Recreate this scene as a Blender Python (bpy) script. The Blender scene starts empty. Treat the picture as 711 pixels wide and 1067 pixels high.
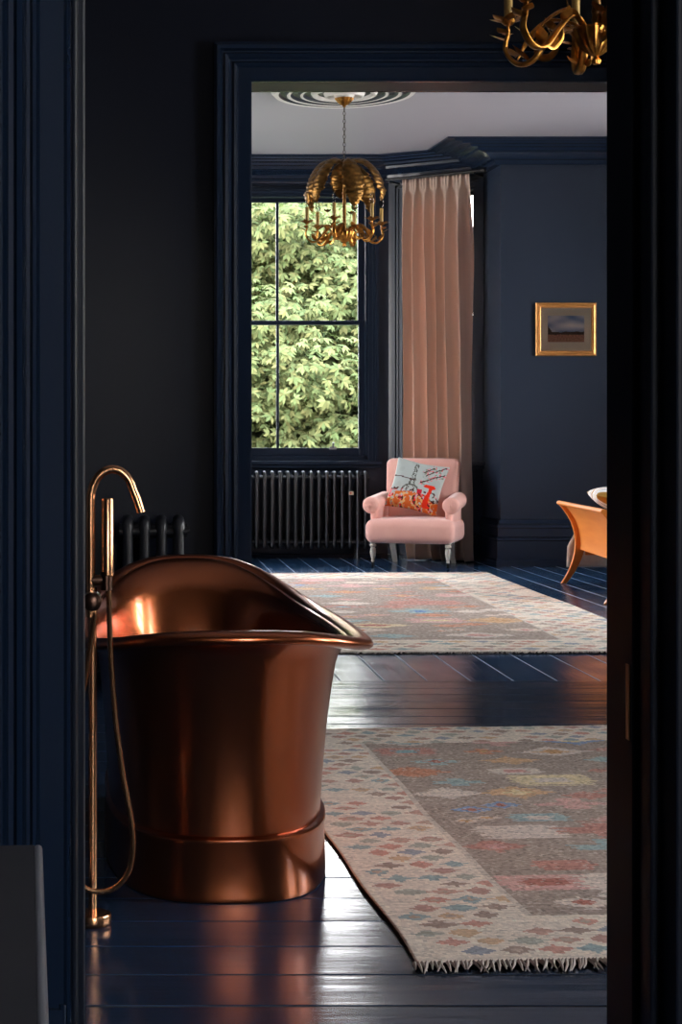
import bpy, bmesh, math, random
import numpy as np
from mathutils import Vector, Matrix, noise
PI = math.pi
R = math.radians
S = bpy.context.scene
C = S.collection
random.seed(7)

# ------------------------------------------------------------------ camera, light, exposure
cam_d = bpy.data.cameras.new('camera'); cam = bpy.data.objects.new('camera', cam_d); C.objects.link(cam)
cam.location = (0, 0, 0.97); cam.rotation_euler = (PI/2, 0, 0)
cam_d.sensor_fit = 'AUTO'; cam_d.sensor_width = 36; cam_d.lens = 1750/1067*36
cam_d.shift_x = 210.5/1067; cam_d.shift_y = -70.5/1067
cam_d.clip_start = 0.05; cam_d.clip_end = 300
S.camera = cam
W = bpy.data.worlds.new('sky'); S.world = W; W.use_nodes = True
wn, wl = W.node_tree.nodes, W.node_tree.links
bg = wn['Background']
tc = wn.new('ShaderNodeTexCoord'); sep = wn.new('ShaderNodeSeparateXYZ'); ramp = wn.new('ShaderNodeValToRGB')
wl.new(tc.outputs['Generated'], sep.inputs[0]); wl.new(sep.outputs['Z'], ramp.inputs[0])
ramp.color_ramp.elements[0].position = 0.0; ramp.color_ramp.elements[0].color = (1.0, .95, .90, 1)
ramp.color_ramp.elements[1].position = 0.7; ramp.color_ramp.elements[1].color = (.72, .83, 1.0, 1)
wl.new(ramp.outputs[0], bg.inputs[0]); bg.inputs[1].default_value = 26.0
sun_d = bpy.data.lights.new('sun', 'SUN'); sun = bpy.data.objects.new('sun', sun_d); C.objects.link(sun)
sun_d.energy = 6.0; sun_d.angle = R(2.0); sun_d.color = (1, .95, .86)
sun.rotation_euler = (R(42), 0, R(-28))        # from high behind the house, onto the trees
def portal(loc, rot, sx, sy):
    d = bpy.data.lights.new('window_daylight', 'AREA'); d.shape = 'RECTANGLE'; d.size = sx; d.size_y = sy
    d.cycles.is_portal = True
    o = bpy.data.objects.new('window_daylight', d); C.objects.link(o); o.location = loc; o.rotation_euler = rot
S.view_settings.view_transform = 'Standard'; S.view_settings.look = 'None'
S.view_settings.gamma = 1; S.view_settings.use_curve_mapping = False
S.view_settings.exposure = 0.0
cy = S.cycles
cy.use_denoising = True
cy.max_bounces = 10; cy.diffuse_bounces = 5; cy.glossy_bounces = 5; cy.transparent_max_bounces = 16; cy.transmission_bounces = 6
cy.sample_clamp_indirect = 12; cy.caustics_reflective = True; cy.caustics_refractive = False; cy.blur_glossy = 0.6

# ------------------------------------------------------------------ materials
def mat(name, col, rough=.5, metal=0, spec=.5, bump=None, var=None, sheen=0, coat=0, coord='Object'):
    m = bpy.data.materials.new(name); m.use_nodes = True
    n, l = m.node_tree.nodes, m.node_tree.links; b = n['Principled BSDF']
    b.inputs['Base Color'].default_value = (*col, 1); b.inputs['Roughness'].default_value = rough
    b.inputs['Metallic'].default_value = metal; b.inputs['Specular IOR Level'].default_value = spec
    if sheen: b.inputs['Sheen Weight'].default_value = sheen; b.inputs['Sheen Roughness'].default_value = .4
    if coat: b.inputs['Coat Weight'].default_value = coat; b.inputs['Coat Roughness'].default_value = .05
    t = n.new('ShaderNodeTexCoord')
    if var:      # (scale xyz, other colour, contrast, detail)
        mp = n.new('ShaderNodeMapping'); mp.inputs['Scale'].default_value = var[0]
        nz = n.new('ShaderNodeTexNoise'); nz.inputs['Scale'].default_value = 1; nz.inputs['Detail'].default_value = var[3] if len(var) > 3 else 5
        r = n.new('ShaderNodeValToRGB'); r.color_ramp.elements[0].position = .5-var[2]; r.color_ramp.elements[1].position = .5+var[2]
        r.color_ramp.elements[0].color = (*col, 1); r.color_ramp.elements[1].color = (*var[1], 1)
        l.new(t.outputs[coord], mp.inputs[0]); l.new(mp.outputs[0], nz.inputs[0]); l.new(nz.outputs[0], r.inputs[0]); l.new(r.outputs[0], b.inputs['Base Color'])
    if bump:     # (scale xyz, strength, distance)
        mp = n.new('ShaderNodeMapping'); mp.inputs['Scale'].default_value = bump[0]
        nz = n.new('ShaderNodeTexNoise'); nz.inputs['Scale'].default_value = 1; nz.inputs['Detail'].default_value = 4
        bp = n.new('ShaderNodeBump'); bp.inputs['Strength'].default_value = bump[1]; bp.inputs['Distance'].default_value = bump[2]
        l.new(t.outputs[coord], mp.inputs[0]); l.new(mp.outputs[0], nz.inputs[0]); l.new(nz.outputs[0], bp.inputs['Height']); l.new(bp.outputs[0], b.inputs['Normal'])
    return m
def attr_mat(name, rough, bump=None):
    m = mat(name, (.5, .5, .5), rough, bump=bump)
    n, l = m.node_tree.nodes, m.node_tree.links
    a = n.new('ShaderNodeAttribute'); a.attribute_name = 'weave'
    l.new(a.outputs['Color'], n['Principled BSDF'].inputs['Base Color'])
    n['Principled BSDF'].inputs['Specular IOR Level'].default_value = .1
    return m
NAVY_SHADED = (.0042, .0062, .0135)
M = {}
M['wall'] = mat('shaded_navy_wall_paint', NAVY_SHADED, .36, spec=.25, bump=((9, 9, 9), .12, .01), var=((1.3, 1.3, 1.3), (.0055, .008, .017), .2))  # navy with the bathroom's dim light darkened into the colour
M['wall_bed'] = mat('lit_bedroom_wall_paint', (.011, .018, .035), .36, spec=.42, bump=((9, 9, 9), .12, .01), var=((1.3, 1.3, 1.3), (.014, .022, .040), .2))  # lighter copy of the navy for the better lit bedroom
M['lining'] = mat('navy_eggshell_lining', (.004, .007, .015), .45, spec=.15)
M['trim'] = mat('navy_gloss_trim_paint', (.006, .014, .033), .25, spec=.5, bump=((14, 14, 14), .12, .006))
M['sash'] = mat('navy_sash_paint', (.008, .017, .036), .42, spec=.35)
M['ceiling'] = mat('grey_ceiling_paint', (.29, .29, .335), .55, bump=((4, 4, 4), .1, .01))
M['rose_groove'] = mat('dark_rose_grooves', (.016, .022, .035), .4)  # darker colour in the recesses between the rings
M['rose'] = mat('pale_plaster', (.62, .61, .60), .45)
def floor_mat(name, c1, c2, along_x):
    sc = (1.2, 30, 30) if along_x else (30, 1.2, 30)
    m = mat(name, c1, .24, bump=((sc[0]*1.5, sc[1]*.5, 20) if along_x else (sc[0]*.5, sc[1]*1.5, 20), .35, .004), var=(sc, c2, .25))
    n, l = m.node_tree.nodes, m.node_tree.links
    nz = n.new('ShaderNodeTexNoise'); nz.inputs['Scale'].default_value = 3.5; nz.inputs['Detail'].default_value = 6
    mr = n.new('ShaderNodeMapRange'); mr.inputs[1].default_value = .3; mr.inputs[2].default_value = .75; mr.inputs[3].default_value = .12; mr.inputs[4].default_value = .26
    t = n.new('ShaderNodeTexCoord'); l.new(t.outputs['Object'], nz.inputs[0]); l.new(nz.outputs[0], mr.inputs[0]); l.new(mr.outputs[0], n['Principled BSDF'].inputs['Roughness'])
    return m
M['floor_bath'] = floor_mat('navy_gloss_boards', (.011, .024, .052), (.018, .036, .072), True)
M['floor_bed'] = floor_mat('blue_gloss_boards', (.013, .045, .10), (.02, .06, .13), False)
M['pale_bevel'] = mat('pale_board_edge', (.30, .38, .50), .6)  # paler blue-grey along the board bevels
M['gap'] = mat('dark_board_gap', (.006, .008, .014), .6)
M['copper'] = mat('burnished_copper', (.52, .150, .052), .28, 1, coat=.5, var=((3, 3, 2.2), (.34, .086, .032), .22, 7), bump=((6, 6, 3), .08, .01))
M['copper_in'] = mat('copper_tub_lining', (.54, .160, .056), .27, 1, coat=.5, var=((4, 4, 4), (.40, .105, .038), .25, 6), bump=((5, 5, 5), .1, .01))
M['brushed'] = mat('brushed_copper_pipe', (.66, .33, .17), .26, 1)
M['bronze'] = mat('dark_bronze', (.10, .055, .04), .3, 1)
M['iron'] = mat('black_radiator_enamel', (.018, .019, .023), .36, spec=.5)
M['brass'] = mat('antique_gilt_brass', (.55, .27, .055), .32, 1, var=((40, 40, 40), (.30, .13, .03), .15), bump=((60, 60, 60), .3, .004))
M['brass_dark'] = mat('dark_gilt_leaf', (.26, .13, .035), .36, 1, var=((30, 30, 30), (.11, .06, .02), .15), bump=((80, 80, 80), .3, .004))
M['chain'] = mat('dark_chain', (.06, .045, .03), .4, 1)
M['sleeve'] = mat('candle_sleeve', (.36, .23, .06), .5)
M['pink'] = mat('dusty_pink_velvet', (.78, .40, .33), .75, sheen=.4, spec=.2, var=((7, 7, 7), (.84, .47, .39), .25), bump=((90, 90, 90), .2, .003))
M['cream'] = mat('cream_painted_wood', (.55, .50, .43), .4)
M['castor'] = mat('dark_castor', (.02, .018, .016), .35, .6)
M['cherry'] = mat('orange_cherry_wood', (.86, .29, .05), .38, spec=.3, var=((3, 1.5, 16), (.72, .20, .032), .25, 6))
M['gold_frame'] = mat('gilded_frame', (.62, .30, .09), .35, .6, var=((20, 20, 20), (.45, .2, .06), .2))
M['mount'] = mat('cream_mount_board', (.88, .78, .62), .8)
M['linen'] = mat('tan_linen', (.78, .66, .56), .9, var=((30, 30, 30), (.68, .56, .46), .2))
M['stone'] = mat('dark_grey_stone_top', (.042, .042, .05), .5, var=((7, 7, 7), (.06, .058, .066), .25))
M['pale_metal'] = mat('pale_edge_metal', (.42, .43, .48), .4, .4)
M['brass_plate'] = mat('worn_brass_plate', (.62, .45, .22), .4, 1)
M['black_rod'] = mat('black_curtain_rod', (.012, .012, .014), .35, .5)
M['bark'] = mat('tree_bark', (.10, .08, .06), .9)
M['grass'] = mat('garden_grass', (.03, .045, .018), .9, var=((2, 2, 2), (.045, .06, .025), .3))
M['tag'] = mat('cream_tag', (.65, .55, .4), .7)
M['red'] = mat('red_print', (.5, .06, .04), .6)
M['dark_red'] = mat('dark_red_wool', (.20, .03, .04), .9)
M['rug'] = attr_mat('kilim_wool', .95, bump=((120, 120, 120), .5, .003))
M['print'] = attr_mat('printed_cotton', .85)
M['fringe'] = mat('wool_fringe', (.50, .42, .35), .95)
def glass_mat(name, tint=(1, 1, 1)):
    m = bpy.data.materials.new(name); m.use_nodes = True
    n, l = m.node_tree.nodes, m.node_tree.links; n.clear()
    o = n.new('ShaderNodeOutputMaterial'); mx = n.new('ShaderNodeMixShader'); tr = n.new('ShaderNodeBsdfTransparent'); gl = n.new('ShaderNodeBsdfGlossy'); f = n.new('ShaderNodeFresnel')
    f.inputs[0].default_value = 1.45; gl.inputs['Roughness'].default_value = .02; tr.inputs[0].default_value = (*tint, 1)
    l.new(f.outputs[0], mx.inputs[0]); l.new(tr.outputs[0], mx.inputs[1]); l.new(gl.outputs[0], mx.inputs[2]); l.new(mx.outputs[0], o.inputs[0])
    return m
M['glass'] = glass_mat('window_glass')
M['bulb'] = glass_mat('clear_bulb_glass', (.85, .85, .85))
def translucent(name, c, ct, w, stripe=None):
    m = mat(name, c, .85, spec=.15)
    n, l = m.node_tree.nodes, m.node_tree.links; b = n['Principled BSDF']; o = n['Material Output']
    t = n.new('ShaderNodeBsdfTranslucent'); t.inputs[0].default_value = (*ct, 1); mx = n.new('ShaderNodeMixShader'); mx.inputs[0].default_value = w
    l.new(b.outputs[0], mx.inputs[1]); l.new(t.outputs[0], mx.inputs[2]); l.new(mx.outputs[0], o.inputs['Surface'])
    return m
M['curtain'] = translucent('blush_silk_curtain', (.68, .55, .47), (.66, .43, .34), .3)
M['leaf'] = translucent('chestnut_leaf', (.30, .40, .13), (.075, .11, .03), .35)
n, l = M['leaf'].node_tree.nodes, M['leaf'].node_tree.links
a = n.new('ShaderNodeAttribute'); a.attribute_name = 'weave'; l.new(a.outputs['Color'], n['Principled BSDF'].inputs['Base Color'])
n['Principled BSDF'].inputs['Specular IOR Level'].default_value = .04

# ------------------------------------------------------------------ mesh helpers
class MB:
    def __init__(s): s.v = []; s.f = []; s.mi = []; s.k = 0; s.cur = 0
    def add(s, vs, fs, mi=0):
        k = len(s.v); s.v += [tuple(v) for v in vs]; s.f += [tuple(i+k for i in f) for f in fs]; s.mi += [mi]*len(fs)
    def box(s, x0, x1, y0, y1, z0, z1, mi=0, T=None):
        vs = [(x, y, z) for z in (z0, z1) for y in (y0, y1) for x in (x0, x1)]
        if T: vs = [T(*v) for v in vs]
        s.add(vs, [(0, 2, 3, 1), (4, 5, 7, 6), (0, 1, 5, 4), (2, 6, 7, 3), (0, 4, 6, 2), (1, 3, 7, 5)], mi)
    def tube(s, pts, rad, seg=10, mi=0, closed=False, sy=1.0, cap=True):
        pts = [Vector(p) for p in pts]; n = len(pts)
        if not hasattr(rad, '__len__'): rad = [rad]*n
        up = None; k = len(s.v); vs = []; fs = []
        for i, p in enumerate(pts):
            if closed: t = pts[(i+1) % n]-pts[i-1]
            else: t = pts[min(i+1, n-1)]-pts[max(i-1, 0)]
            t.normalize()
            if up is None:
                up = Vector((0, 0, 1)) if abs(t.z) < .9 else Vector((0, 1, 0))
            up = (up-t*up.dot(t)); up.normalize(); sd = t.cross(up)
            for j in range(seg):
                a = 2*PI*j/seg; vs.append(p+(sd*math.cos(a)+up*math.sin(a)*sy)*rad[i])
        for i in range(n if closed else n-1):
            i2 = (i+1) % n
            for j in range(seg):
                j2 = (j+1) % seg; fs.append((i*seg+j, i*seg+j2, i2*seg+j2, i2*seg+j))
        if cap and not closed:
            fs.append(tuple(range(seg-1, -1, -1))); fs.append(tuple((n-1)*seg+j for j in range(seg)))
        s.add(vs, fs, mi)
    def lathe(s, prof, seg=24, c=(0, 0, 0), mi=0, T=None, flute=0, nf=0):
        vs = []; fs = []
        for r, z in prof:
            for j in range(seg):
                a = 2*PI*j/seg; rr = max(r, 1e-4)*(1+(flute*math.cos(nf*a) if nf else 0)); vs.append((c[0]+rr*math.cos(a), c[1]+rr*math.sin(a), c[2]+z))
        if T: vs = [T(*v) for v in vs]
        for i in range(len(prof)-1):
            for j in range(seg):
                j2 = (j+1) % seg; fs.append((i*seg+j, i*seg+j2, (i+1)*seg+j2, (i+1)*seg+j))
        fs.append(tuple(range(seg-1, -1, -1))); fs.append(tuple((len(prof)-1)*seg+j for j in range(seg)))
        s.add(vs, fs, mi)
    def grid(s, fn, nu, nv, mi=0):
        vs = [fn(i/nu, j/nv) for j in range(nv+1) for i in range(nu+1)]
        fs = [(j*(nu+1)+i, j*(nu+1)+i+1, (j+1)*(nu+1)+i+1, (j+1)*(nu+1)+i) for j in range(nv) for i in range(nu)]
        s.add(vs, fs, mi)
    def build(s, name, m, parent=None, smooth=True, angle=40, loc=None):
        me = bpy.data.meshes.new(name); me.from_pydata(s.v, [], s.f)
        for x in (m if isinstance(m, (list, tuple)) else [m]): me.materials.append(x)
        if any(s.mi): me.polygons.foreach_set('material_index', s.mi)
        me.polygons.foreach_set('use_smooth', [smooth]*len(s.f))
        if smooth and angle: 
            try: me.set_sharp_from_angle(angle=R(angle))
            except Exception: pass
        me.update()
        o = bpy.data.objects.new(name, me); C.objects.link(o)
        if loc: o.location = loc
        if parent: o.parent = parent
        return o
def fixn(o):
    bm = bmesh.new(); bm.from_mesh(o.data); bmesh.ops.recalc_face_normals(bm, faces=bm.faces); bm.to_mesh(o.data); bm.free(); return o
def thing(name, label, cat, loc=(0, 0, 0), rz=0, group=None):
    o = bpy.data.objects.new(name, None); C.objects.link(o); o.location = loc; o.rotation_euler = (0, 0, rz)
    o.empty_display_size = .1; tag(o, label, cat, group); return o
def tag(o, label, cat, group=None):
    o['label'] = label; o['category'] = cat
    if group: o['group'] = group
    return o
def struct(o): o['kind'] = 'structure'; return o
def sempty(name, loc=(0, 0, 0)):
    o = bpy.data.objects.new(name, None); C.objects.link(o); o.location = loc; o['kind'] = 'structure'; return o
def softbox(name, sx, sy, sz, bev, m, parent=None, loc=(0, 0, 0), seg=4, bulge=None, rot=None, label=None):
    bm = bmesh.new(); bmesh.ops.create_cube(bm, size=1)
    for v in bm.verts: v.co = Vector((v.co.x*sx, v.co.y*sy, v.co.z*sz))
    bmesh.ops.bevel(bm, geom=bm.edges[:]+bm.verts[:], offset=bev, segments=seg, profile=.5, affect='EDGES')
    bmesh.ops.subdivide_edges(bm, edges=[e for e in bm.edges if e.calc_length() > .12], cuts=6, use_grid_fill=True)
    if bulge:
        for v in bm.verts: v.co = Vector(bulge(v.co))
    me = bpy.data.meshes.new(name); bmesh.ops.recalc_face_normals(bm, faces=bm.faces); bm.to_mesh(me); bm.free(); me.materials.append(m)
    me.polygons.foreach_set('use_smooth', [True]*len(me.polygons))
    o = bpy.data.objects.new(name, me); C.objects.link(o); o.location = loc
    if rot: o.rotation_euler = rot
    if parent: o.parent = parent
    if label: o['label'] = label
    return o

# ------------------------------------------------------------------ room shell
CZ = 3.39
def wall(name, P, Q, th, openings=(), z0=0, z1=CZ, m='wall'):
    """wall whose room face runs P->Q and whose thickness th goes to the LEFT of P->Q"""
    P = Vector(P); Q = Vector(Q); d = (Q-P); L = d.length; d.normalize(); nn = Vector((-d.y, d.x))
    T = lambda s, t, z: (P.x+d.x*s+nn.x*t, P.y+d.y*s+nn.y*t, z)
    b = MB(); s = 0
    for (a0, a1, h0, h1) in openings:
        b.box(s, a0, 0, th, z0, z1, T=T)
        if h0 > z0: b.box(a0, a1, 0, th, z0, h0, T=T)
        if h1 < z1: b.box(a0, a1, 0, th, h1, z1, T=T)
        s = a1
    b.box(s, L, 0, th, z0, z1, T=T)
    o = struct(b.build(name, M[m], smooth=False)); fixn(o); return o
def sweep(name, wallpts, outpts, prof, m, closed=False):
    b = MB(); n = len(prof); vs = []
    for w, o in zip(wallpts, outpts):
        for u, z in prof: vs.append((w[0]+(o[0]-w[0])*u, w[1]+(o[1]-w[1])*u, z))
    fs = []
    for i in range(len(wallpts)-1):
        for k in range(n):
            k2 = (k+1) % n; fs.append((i*n+k, i*n+k2, (i+1)*n+k2, (i+1)*n+k))
    fs.append(tuple(range(n))); fs.append(tuple((len(wallpts)-1)*n+k for k in range(n)))
    b.add(vs, fs); return struct(fixn(b.build(name, m, smooth=True, angle=25)))

# bay geometry: window wall, canted side walls, returns
BX0, BX1 = 0.26, 2.14; BY = 14.4
RXR = 2.85; CXR = 2.887; RXL = 2*((BX0+BX1)/2)-RXR; CXL = 2*((BX0+BX1)/2)-CXR; RY = 13.92; PY = 13.4
WZ0, WZ1 = .84, 3.13
MO = (.42, 1.98)
wall('wall_back', (BX1+.02, BY), (BX0-.02, BY), -.3, [(BX1+.02-MO[1], BX1+.02-MO[0], WZ0, WZ1)], m='wall_bed')
def flipwall(name, P, Q, th, op=(), **k): return wall(name, P, Q, th, op, **k)
cl = math.hypot(RXR-BX1, BY-RY)
AO = (.12, cl-.058)
flipwall('wall_bay_right', (BX1, BY), (RXR, RY), .3, [(AO[0], AO[1], WZ0, WZ1)], m='wall_bed')
flipwall('wall_bay_left', (RXL, RY), (BX0, BY), .3, [(cl-AO[1], cl-AO[0], WZ0, WZ1)], m='wall_bed')
BEDX0, BEDX1 = -2.2, 5.4
b = MB(); b.add([(CXR, PY, 0), (BEDX1, PY, 0), (BEDX1, PY+.6, 0), (RXR-.005, PY+.6, 0), (CXR, PY, CZ), (BEDX1, PY, CZ), (BEDX1, PY+.6, CZ), (RXR-.005, PY+.6, CZ)], [(3, 2, 1, 0), (4, 5, 6, 7), (0, 1, 5, 4), (1, 2, 6, 5), (2, 3, 7, 6), (3, 0, 4, 7)]); struct(b.build('wall_back_right', M['wall_bed'], smooth=False))
b = MB(); b.box(BEDX0, CXL, PY, PY+.6, 0, CZ); struct(b.build('wall_back_left', M['wall_bed'], smooth=False))
MY0, MY1 = 6.85, 7.02; DX0, DX1, DZ = .458, 2.25, 2.446
BATX0, BATX1 = -1.35, 3.4
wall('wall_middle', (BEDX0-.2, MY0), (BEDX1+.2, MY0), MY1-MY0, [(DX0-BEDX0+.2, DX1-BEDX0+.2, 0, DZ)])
# bedroom side walls; their windows are unseen, added to brighten the room
LW = (11.5, 13.0)
wall('wall_left', (BEDX0, MY1), (BEDX0, PY+.6), .25, [(LW[0]-MY1, LW[1]-MY1, .75, 3.0)], m='wall_bed')
RW = [(8.3, 9.7), (10.9, 12.3)]
wall('wall_right', (BEDX1, PY+.6), (BEDX1, MY1), .25, [(PY+.6-y1, PY+.6-y0, .75, 3.0) for y0, y1 in reversed(RW)], m='wall_bed')
# bathroom side walls, a tall sash window in the right one
NY0, NY1 = 2.0, 2.3; NX0, NX1, NZ = -.081, .65, 2.2
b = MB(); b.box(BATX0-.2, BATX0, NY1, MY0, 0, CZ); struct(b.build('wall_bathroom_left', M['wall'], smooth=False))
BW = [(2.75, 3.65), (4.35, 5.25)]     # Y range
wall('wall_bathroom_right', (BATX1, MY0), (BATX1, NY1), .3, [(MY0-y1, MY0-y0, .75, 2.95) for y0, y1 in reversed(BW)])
# near room
NRX0, NRX1, NRY = -1.7, 2.0, -2.6
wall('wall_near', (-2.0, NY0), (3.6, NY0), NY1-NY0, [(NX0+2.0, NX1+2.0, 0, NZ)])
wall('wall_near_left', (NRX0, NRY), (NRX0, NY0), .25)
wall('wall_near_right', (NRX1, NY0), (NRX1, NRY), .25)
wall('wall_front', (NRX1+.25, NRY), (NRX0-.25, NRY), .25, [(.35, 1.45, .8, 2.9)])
b = MB(); b.box(-2.6, 6.0, -3.0, 15.0, CZ, CZ+.25); struct(b.build('ceiling', M['ceiling'], smooth=False))

# floors : every board has a slight cup and a gap beside it
def boards(name, a0, a1, l0, l1, w, along_x, mats, rs, bevel_mi=2, nseg=8, step=None):
    rnd = random.Random(rs); b = MB(); a = a0
    while a < a1-1e-6:
        aw = min(w, a1-a); cup = rnd.uniform(.0001, .0005)*rnd.choice([1, 1, -1]); tilt = rnd.uniform(-.0004, .0004)
        g = .0022; prof = [(0, -.006, 0), (g*.5, -.005, 1), (g, -.0010, 2), (g+.0022, 0, 0)]
        for k in range(1, nseg): prof.append((g+.0022+(aw-2*g-.0044)*k/nseg, 0, 0))
        prof += [(aw-g-.0022, 0, 2), (aw-g, -.0010, 1), (aw-.5*g, -.005, 0), (aw, -.006, 0)]
        pts = []
        for (p, z, mi) in prof:
            u = p/aw*2-1; zz = z+cup*(1-u*u)+tilt*u-.0012 if z > -.004 else z
            pts.append((a+p, zz))
        for lseg in range(1):
            vs = []
            for L in (l0, l1):
                for (p, z) in pts: vs.append((L, p, z) if along_x else (p, L, z))
            n = len(pts)
            for k in range(n-1):
                mi = prof[k][2] if k < n-1 else 0
                m_ = 0
                if k in (0, 1) or k in (n-2, n-3): m_ = 1
                if k == 2 or k == n-4: m_ = bevel_mi
                q = (k, k+1, n+k+1, n+k) if along_x else (k, n+k, n+k+1, k+1)
                b.add([vs[i] for i in q], [(0, 1, 2, 3)] if not along_x else [(0, 3, 2, 1)], m_)
        a += aw
    b.box(*((l0, l1, a0, a1) if along_x else (a0, a1, l0, l1)), -.12, -.0062, 1)
    o = b.build(name, mats, smooth=True, angle=7)
    bm = bmesh.new(); bm.from_mesh(o.data); bmesh.ops.remove_doubles(bm, verts=bm.verts, dist=1e-5)
    for f in bm.faces:
        if f.normal.z < 0 and f.calc_center_median().z > -.0061: f.normal_flip()
    bm.to_mesh(o.data); bm.free(); o.data.set_sharp_from_angle(angle=R(7))
    return struct(o)
TH = 6.90
boards('floor', NRY, TH, -2.0, 3.6, .172, True, [M['floor_bath'], M['gap'], M['floor_bath']], 3)
boards('floor_bedroom', -2.2, 5.4, TH, 14.7, .178, False, [M['floor_bed'], M['gap'], M['pale_bevel']], 5)

# cornice of the bedroom (follows the bay)
corn = [(0, 3.20), (.10, 3.20), (.12, 3.215), (.12, 3.235), (.2, 3.24), (.22, 3.262), (.30, 3.29), (.42, 3.305), (.44, 3.325), (.56, 3.33), (.58, 3.345), (.72, 3.35),
        (.74, 3.362), (.86, 3.364), (.88, 3.375), (1, 3.377), (1, CZ), (0, CZ)]
wp = [(BEDX0, PY), (CXL, PY), (RXL, RY), (BX0, BY), (BX1, BY), (RXR, RY), (CXR, PY), (BEDX1, PY)]
op = [(BEDX0, PY-.2), (RXL+.4, PY-.2), (RXL+.4, RY-.22), (BX0+.12, BY-.40), (BX1-.12, BY-.40), (RXR-.48, RY-.12), (RXR-.42, PY-.2), (BEDX1, PY-.2)]
sweep('trim_1', wp, op, corn, M['trim'])
# skirting of the bedroom
base = [(0, 0), (1, 0), (1, .045), (.8, .055), (.78, .20), (.9, .205), (.9, .222), (.6, .235), (.55, .30), (.8, .305), (.8, .325), (.45, .34), (.25, .37), (0, .375)]
def off(pts, d):
    out = []
    for i, p in enumerate(pts):
        dirs = []
        if i: dirs.append((Vector(pts[i])-Vector(pts[i-1])).normalized())
        if i < len(pts)-1: dirs.append((Vector(pts[i+1])-Vector(pts[i])).normalized())
        ns = [Vector((q.y, -q.x)) for q in dirs]; n_ = sum(ns, Vector((0, 0))).normalized(); n_ /= max(.3, n_.dot(ns[0])); out.append(tuple(Vector(p)+n_*d))
    return out
wp2 = [(RXR, RY), (CXR, PY), (BEDX1, PY)]
sweep('baseboard_back', wp2, off(wp2, .05), base, M['trim'])
base_s = [(u, z*.62) for u, z in base]
wp3 = [(RXL, RY), (BX0, BY), (BX1, BY), (RXR, RY)]
sweep('baseboard_bay', wp3, off(wp3, .035), base_s, M['trim'])
wp4 = [(BATX0, NY1), (BATX0, MY0), (DX0-.16, MY0)]
sweep('baseboard_bathroom', wp4, off(wp4, .035), base, M['trim'])

# architraves (profile: distance from the opening edge, depth off the wall)
arch = [(0, 0), (0, .022), (.012, .026), (.055, .026), (.06, .032), (.072, .036), (.08, .030), (.086, .030), (.096, .040), (.108, .044), (.114, .036), (.120, .036), (.128, .052), (.142, .056), (.155, .046), (.158, 0)]
def architrave(name, x0, x1, zt, y, sgn, prof, z0=0.0, m=None):
    b = MB(); n = len(prof)
    path = [lambda u: (x0-u, z0), lambda u: (x0-u, zt+u), lambda u: (x1+u, zt+u), lambda u: (x1+u, z0)]
    vs = [(p(u)[0], y+sgn*d, p(u)[1]) for p in path for u, d in prof]; fs = []
    for i in range(3):
        for k in range(n): k2 = (k+1) % n; fs.append((i*n+k, i*n+k2, (i+1)*n+k2, (i+1)*n+k))
    b.add(vs, fs); return struct(fixn(b.build(name, m or M['trim'], smooth=True, angle=25)))
architrave('trim_2', DX0, DX1, DZ, MY0, -1, arch)
architrave('trim_3', DX0, DX1, DZ, MY1, 1, arch)
narch = [(0, 0), (0, .02), (.004, .024), (.008, .02), (.036, .018), (.040, .026), (.044, .028), (.048, .018), (.052, .018), (.056, .030), (.062, .034), (.067, .022),
         (.073, .022), (.079, .034), (.086, .034), (.090, .024), (.098, .024), (.103, .038), (.110, .040), (.116, .028), (.124, .028), (.130, .042), (.138, .044), (.144, .03), (.15, .05), (.165, .055), (.17, 0)]
architrave('trim_4', NX0, NX1, NZ, NY0, -1, narch)
architrave('trim_5', NX0, NX1, NZ, NY1, 1, arch)
# lining of the near doorway: stops, rebate and the brass lock keep
b = MB()
for (y0, y1, t) in ((2.0, 2.30, .010), (2.06, 2.10, .022), (2.15, 2.19, .018)):
    b.box(NX1-t, NX1, y0, y1, 0, NZ); b.box(NX0, NX0+t*.6, y0, y1, 0, NZ); b.box(NX0, NX1, y0, y1, NZ-t, NZ)
tl = struct(b.build('trim_6', M['lining'], smooth=False))
md = tl.modifiers.new('bevel', 'BEVEL'); md.width = .003; md.segments = 2
b = MB(); b.box(NX1-.0195, NX1-.0175, 2.160, 2.175, .589, .686); o = b.build('strike_plate', M['brass_plate'], tl, smooth=False); o['label'] = 'narrow brass lock keep in the dark door lining'
b = MB(); b.tube([(-.088, 1.985, .24), (-.088, 1.985, .31)], .008, 10); b.box(-.115, -.09, 1.974, 1.984, .245, .305)
b.build('hinge', M['trim'], tl)

# ceiling rose
b = MB(); prof = [(0, -.052), (.06, -.052), (.075, -.03), (.10, -.03), (.115, -.045), (.135, -.045), (.15, -.018), (.19, -.016), (.205, -.034), (.225, -.034), (.24, -.014), (.28, -.012), (.295, -.03), (.315, -.03), (.33, -.012), (.37, -.010), (.385, -.026), (.41, -.028), (.43, -.010), (.455, -.008), (.47, -.022), (.50, -.024), (.52, -.004), (.525, 0)]
RCX, RCY = 1.406, 11.5
b.lathe([(r*.955, z) for r, z in prof], 72, (RCX, RCY, CZ))
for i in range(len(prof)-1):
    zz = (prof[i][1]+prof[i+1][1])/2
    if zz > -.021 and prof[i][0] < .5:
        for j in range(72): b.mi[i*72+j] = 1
o = struct(b.build('trim_7', [M['rose'], M['rose_groove']], smooth=True, angle=30)); fixn(o)

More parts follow.
